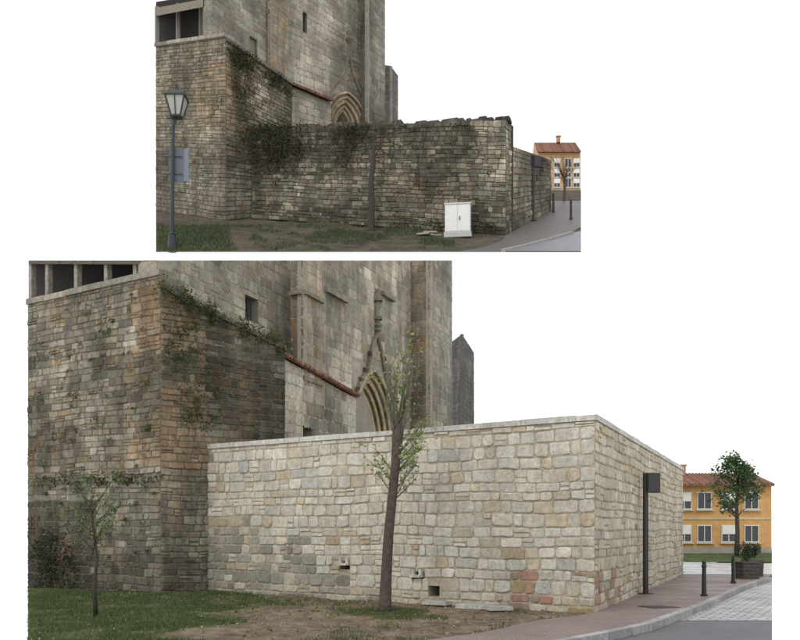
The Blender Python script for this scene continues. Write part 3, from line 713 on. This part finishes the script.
tq(mb,276,111.5,331,117,80,103,128,138,.75,1.3,[(3,(.40,.36,.29)),(2,(.36,.32,.25))],tint=tint_t)
mb.build('annex_wall',[M_tow2,M_mort,M_dark],ch2)
mb=MB()
a=S(276,79,111.2);b=S(331,102,116.7)
for i in range(34):
    q=a.lerp(b,i/33); u=r2.uniform(.5,1.05); tube(mb,[q+V((.3,-.5,0)),q+V((-1,1.6,1.0))],[.16,.16],6,(.24*u,.13*u,.09*u))
mb.build('annex_tile_roof',[M_tile],ch2)
mb=MB(); dq=(S(364,124,124)-S(282,124,115.5)); dq.z=0; dq.normalize(); nq=V((dq.y,-dq.x,0))
O=S(344,124,121.2)+nq*.9
portal(mb,O-V((0,0,3)),dq,nq,3.4,4.3,2.2,0,4,2.2,(.42,.34,.22),None,.12)
for sg in (1,-1):
    tube(mb,[O+nq*.1+dq*(sg*x)+V((0,0,z)) for x,z in ((-3.9,-.5),(-3.5,1.5),(-2.6,3.2),(-1.4,4.6),(-.6,6.0),(-.2,7.5),(0,9.5))],[.2]*7,6,(.19,.165,.13))
tube(mb,[O+nq*.1+V((0,0,z)) for z in (9.3,9.9,10.3,10.8,11.3)],[.2,.5,.2,.4,.1],6,(.19,.165,.13))
mb.build('portal',[M_tow2],ch2)
tur=empty('stone_turret'); mb=MB()
tq(mb,384,128,391,126.5,65,66,126,126,.7,1.1,GP,thick=.2); tq(mb,391,126.5,398,128.5,66,76,126,126,.7,1.1,GP,thick=.2)
mb.build('turret_walls',[M_tow2,M_mort,M_dark],tur)
mb=MB(); DC=[(.032,.038,.015),(.045,.052,.02),(.055,.05,.026),(.05,.065,.022)]
def onwall(px,py): 
    t=(px-252)/254; Y=107.3-9.5*t; return S(px,py,Y-.3)
for i in range(120): 
    px=r2.gauss(278,15); py=r2.gauss(147,14)
    leafcloud(mb,r2,onwall(px,max(py,127)) if px>255 else S(px,py,106.2),(.8,.35,.9),24,.24,DC)
for i in range(60): leafcloud(mb,r2,onwall(r2.gauss(352,13),127+abs(r2.gauss(0,15))),(.8,.35,.9),18,.22,DC)
for i in range(50): leafcloud(mb,r2,onwall(r2.uniform(262,480),128+r2.gauss(0,2)),(.9,.4,.25),12,.2,DC)
for i in range(60):
    t=r2.random(); q=S(226,42,105.5).lerp(S(292,85,110.2),t); leafcloud(mb,r2,q-V((0,0,r2.uniform(0,1.5))),(.7,.3,.5),22,.22,DC+[(.06,.07,.025)])
for i in range(75): leafcloud(mb,r2,S(r2.gauss(240,9),r2.uniform(50,150),106.3),(.5,.3,.7),18,.22,DC+[(.16,.10,.04)])
for i in range(60): leafcloud(mb,r2,onwall(r2.uniform(330,495),226+r2.gauss(0,3)),(.8,.5,.35),18,.22,DC+[(.05,.07,.02)])
for i in range(80): leafcloud(mb,r2,onwall(r2.uniform(262,500),r2.uniform(135,222)),(.4,.2,.3),8,.2,DC)
for i in range(70):
    px=r2.choice([r2.gauss(352,14),r2.gauss(284,16),r2.uniform(260,480)]); q=onwall(px,128); st=r2.uniform(.3,.9); pts=[q+V((r2.gauss(0,.12)*j,-.04*j,-j*st)) for j in range(6)]
    tube(mb,pts,[.035]*6,3,(.06,.045,.03))
mb.build('ivy',[M_leaf])
mb=MB()
for i in range(17000):
    Y=r2.uniform(90.2,103); px=r2.uniform(157,455)
    if fbm((px*.1,Y,3),.25)<.02 and px>230: continue
    p=G(px,Y); h=r2.uniform(.1,.3); c=r2.choice(gc); u=r2.uniform(.4,.85)
    mb.add([p+V((-.03,0,0)),p+V((.03,0,0)),p+V((r2.gauss(0,.08),r2.gauss(0,.08),h+.1))],[(0,1,2)],(c[0]*u,c[1]*u,c[2]*u))
mb.build('grass',[M_leaf])
tree=empty('bare_tree'); wb=MB();lb=MB(); q=G(371,100.2)
tube(wb,[q+V((x,0,z)) for x,z in ((0,-.3),(0,1),(.05,3),(.0,5),(.2,7),(.3,8.6))],[.42,.36,.32,.29,.26,.15],7,(.05,.042,.034))
for i in range(9): branch(wb,lb,r2,q+V((.2,0,r2.uniform(6,8.6))),V((r2.gauss(0,.4),r2.gauss(0,.4),1)),r2.uniform(1.2,2.4),.08,0,1,0,.1,GC,.5,.3,(1,3),(.06,.045,.035))
wb.build('trunk_and_branches',[M_bark],tree)
cab=empty('utility_cabinet'); mb=MB(); q=G(458,97); w,h,d=2.45,2.75,1.0
box(mb,q+V((0,0,.1)),(w+.2,d+.2,.5),(.4,.39,.36),0,-.15); box(mb,q+V((0,0,.3+h/2)),(w,d,h),(.62,.62,.59),0,-.15); box(mb,q+V((0,0,.35+h)),(w+.16,d+.16,.12),(.55,.55,.53),0,-.15)
ca,sa_=math.cos(-.15),math.sin(-.15)
for sx in (-1,1):
    c_=q+V((sx*w*.245*ca+.52*sa_,sx*w*.245*sa_-.52*ca,.32+h/2)); box(mb,c_,(w*.46,.05,h*.9),(.66,.66,.63),0,-.15)
box(mb,q+V((.12,-.6,.3+h*.5)),(.1,.08,.35),(.1,.1,.1)); box(mb,q+V((.6,-.52,.3+h*.78)),(.35,.06,.35),(.25,.3,.4),0,-.15)
mb.build('cabinet_body',[M_paint],cab)
mb=MB(); q=G(430,97.5)
for dx,dz,ww in ((-.6,.1,1.3),(.5,.05,1.2),(0,.3,1.4)): box(mb,q+V((dx,dx*.2,dz)),(ww,.9,.18),(.27,.25,.21),0,dx*.5,.9)
mb.build('stone_slabs',[M_mort])
q=G(533,105.6); infosign(q.x,q.y,q.z,2.4,6.9)
def bol2(px,Y):
    q=G(px,Y); bollard(q.x,q.y,.95,2.3,q.z)
bol2(571,106.5); bol2(553.5,111)
lamp=empty('street_lamp'); mb=MB(); q=G(172,91.5); q.x=S(172,0,91.5).x
top_=S(178,118,91.5).z; hh=top_-q.z
tube(mb,[q+V((x,0,z)) for x,z in ((0,-.3),(0,.2),(0,1.2),(0,1.3),(.0,1.5),(.05,hh*.5),(.1,hh*.9),(.12,hh*.95),(.3,hh),(.42,hh+.1))],[.42,.42,.34,.4,.2,.17,.14,.2,.12,.1],10,(.025,.028,.03))
lc=V((q.x+.42,q.y,top_)); mb.build('lamp_post',[M_metal],lamp)
mb=MB(); gl=MB()
hexa(gl,[lc+V((sx*.42,sy*.42,.15)) for sx,sy in((-1,-1),(1,-1),(1,1),(-1,1))],[lc+V((sx*.85,sy*.85,1.75)) for sx,sy in((-1,-1),(1,-1),(1,1),(-1,1))],(.36,.36,.32))
for sx,sy in((-1,-1),(1,-1),(1,1),(-1,1)): tube(mb,[lc+V((sx*.44,sy*.44,.1)),lc+V((sx*.88,sy*.88,1.78))],[.09,.09],4,(.02,.02,.02))
tube(mb,[lc+V((0,-.5,.1)),lc+V((0,-.92,1.78))],[.05,.05],4,(.02,.02,.02))
box(mb,lc+V((0,0,.08)),(1.0,1.0,.16),(.02,.02,.02)); box(mb,lc+V((0,0,1.82)),(1.95,1.95,.14),(.02,.02,.02)); box(mb,lc+V((0,0,2.2)),(1.8,1.8,.65),(.025,.025,.025),0,0,.35)
tube(mb,[lc+V((0,0,z)) for z in (2.4,2.75,2.85,3.0,3.15)],[.25,.25,.1,.13,.02],8,(.02,.02,.02))
mb.build('lantern_frame',[M_metal],lamp); gl.build('lantern_glass',[M_paint],lamp)
sg=empty('traffic_sign'); mb=MB(); a=S(164,145,91.2);b=S(189,180,91.2)
box(mb,((a.x+b.x)/2-.1,91.85,(a.z+b.z)/2),(1.5,.08,3.1),(.10,.115,.13),0,.15); box(mb,((a.x+b.x)/2+.6,91.9,(a.z+b.z)/2),(.95,.08,3.0),(.17,.20,.235),0,-.5)
for z in (.8,-.8): box(mb,(q.x+.1,91.7,(a.z+b.z)/2+z),(1.5,.1,.12),(.1,.1,.1),0,.1)
mb.build('sign_panels',[M_paint],sg)
Yh=140; x0=S(538,0,Yh).x; x1=S(580.5,0,Yh).x; z0=S(0,193,Yh).z
W_=[(S(p,0,Yh).x,S(0,pz,Yh).z,.85,1.2,(i+pz)%2==0) for i,p in enumerate((546,557,568,576.5)) for pz in (163,173,183)]
house(x0,x1,Yh,z0,S(0,153,Yh).z,S(0,143,Yh+4).z,1.0,W_,8,(.42,.28,.14),[S(562,0,Yh).x])
tree=empty('bare_tree'); wb=MB();lb=MB(); q=G(564,119)
tube(wb,[q,q+V((.1,0,1.5)),q+V((0,0,3))],[.2,.15,.1],6,(.08,.06,.045))
for i in range(20): branch(wb,lb,r2,q+V((0,0,r2.uniform(1.8,3))),V((r2.gauss(0,.55),r2.gauss(0,.5),1)),r2.uniform(1.4,2.6),.05,0,2,0,.1,GC,.6,.25,(2,3),(.12,.07,.045))
wb.build('trunk_and_branches',[M_bark],tree)
# ================================================================= LIGHT + CAMERA
w=bpy.data.worlds.new('World'); scene.world=w; w.use_nodes=True; nt=w.node_tree; N=nt.nodes; L=nt.links
bg=N['Background']; sky=N.new('ShaderNodeTexSky'); sky.sky_type='NISHITA'; sky.sun_disc=False; sky.sun_elevation=math.radians(50); sky.sun_rotation=math.radians(207)
L.new(sky.outputs[0],bg.inputs[0]); bg.inputs[1].default_value=.05
bg2=N.new('ShaderNodeBackground'); bg2.inputs[0].default_value=(1,1,1,1); bg2.inputs[1].default_value=1.0   # overcast cloud layer
ad=N.new('ShaderNodeAddShader'); L.new(bg.outputs[0],ad.inputs[0]); L.new(bg2.outputs[0],ad.inputs[1]); L.new(ad.outputs[0],N['World Output'].inputs[0])
sl=bpy.data.lights.new('sun','SUN'); sl.energy=.9; sl.angle=math.radians(14); sl.color=(1,.96,.9); so=bpy.data.objects.new('sun',sl); scene.collection.objects.link(so)
so.rotation_euler=V((.3,.6,-.8)).to_track_quat('-Z','Y').to_euler()
cam=bpy.data.cameras.new('camera'); co=bpy.data.objects.new('camera',cam); scene.collection.objects.link(co)
co.location=(0,0,EYE); co.rotation_euler=(math.radians(90),0,0); cam.lens=45; cam.sensor_width=36; cam.shift_y=.2625; cam.clip_end=2000
scene.camera=co
scene.view_settings.view_transform='Standard'; scene.view_settings.look='None'; scene.view_settings.exposure=0
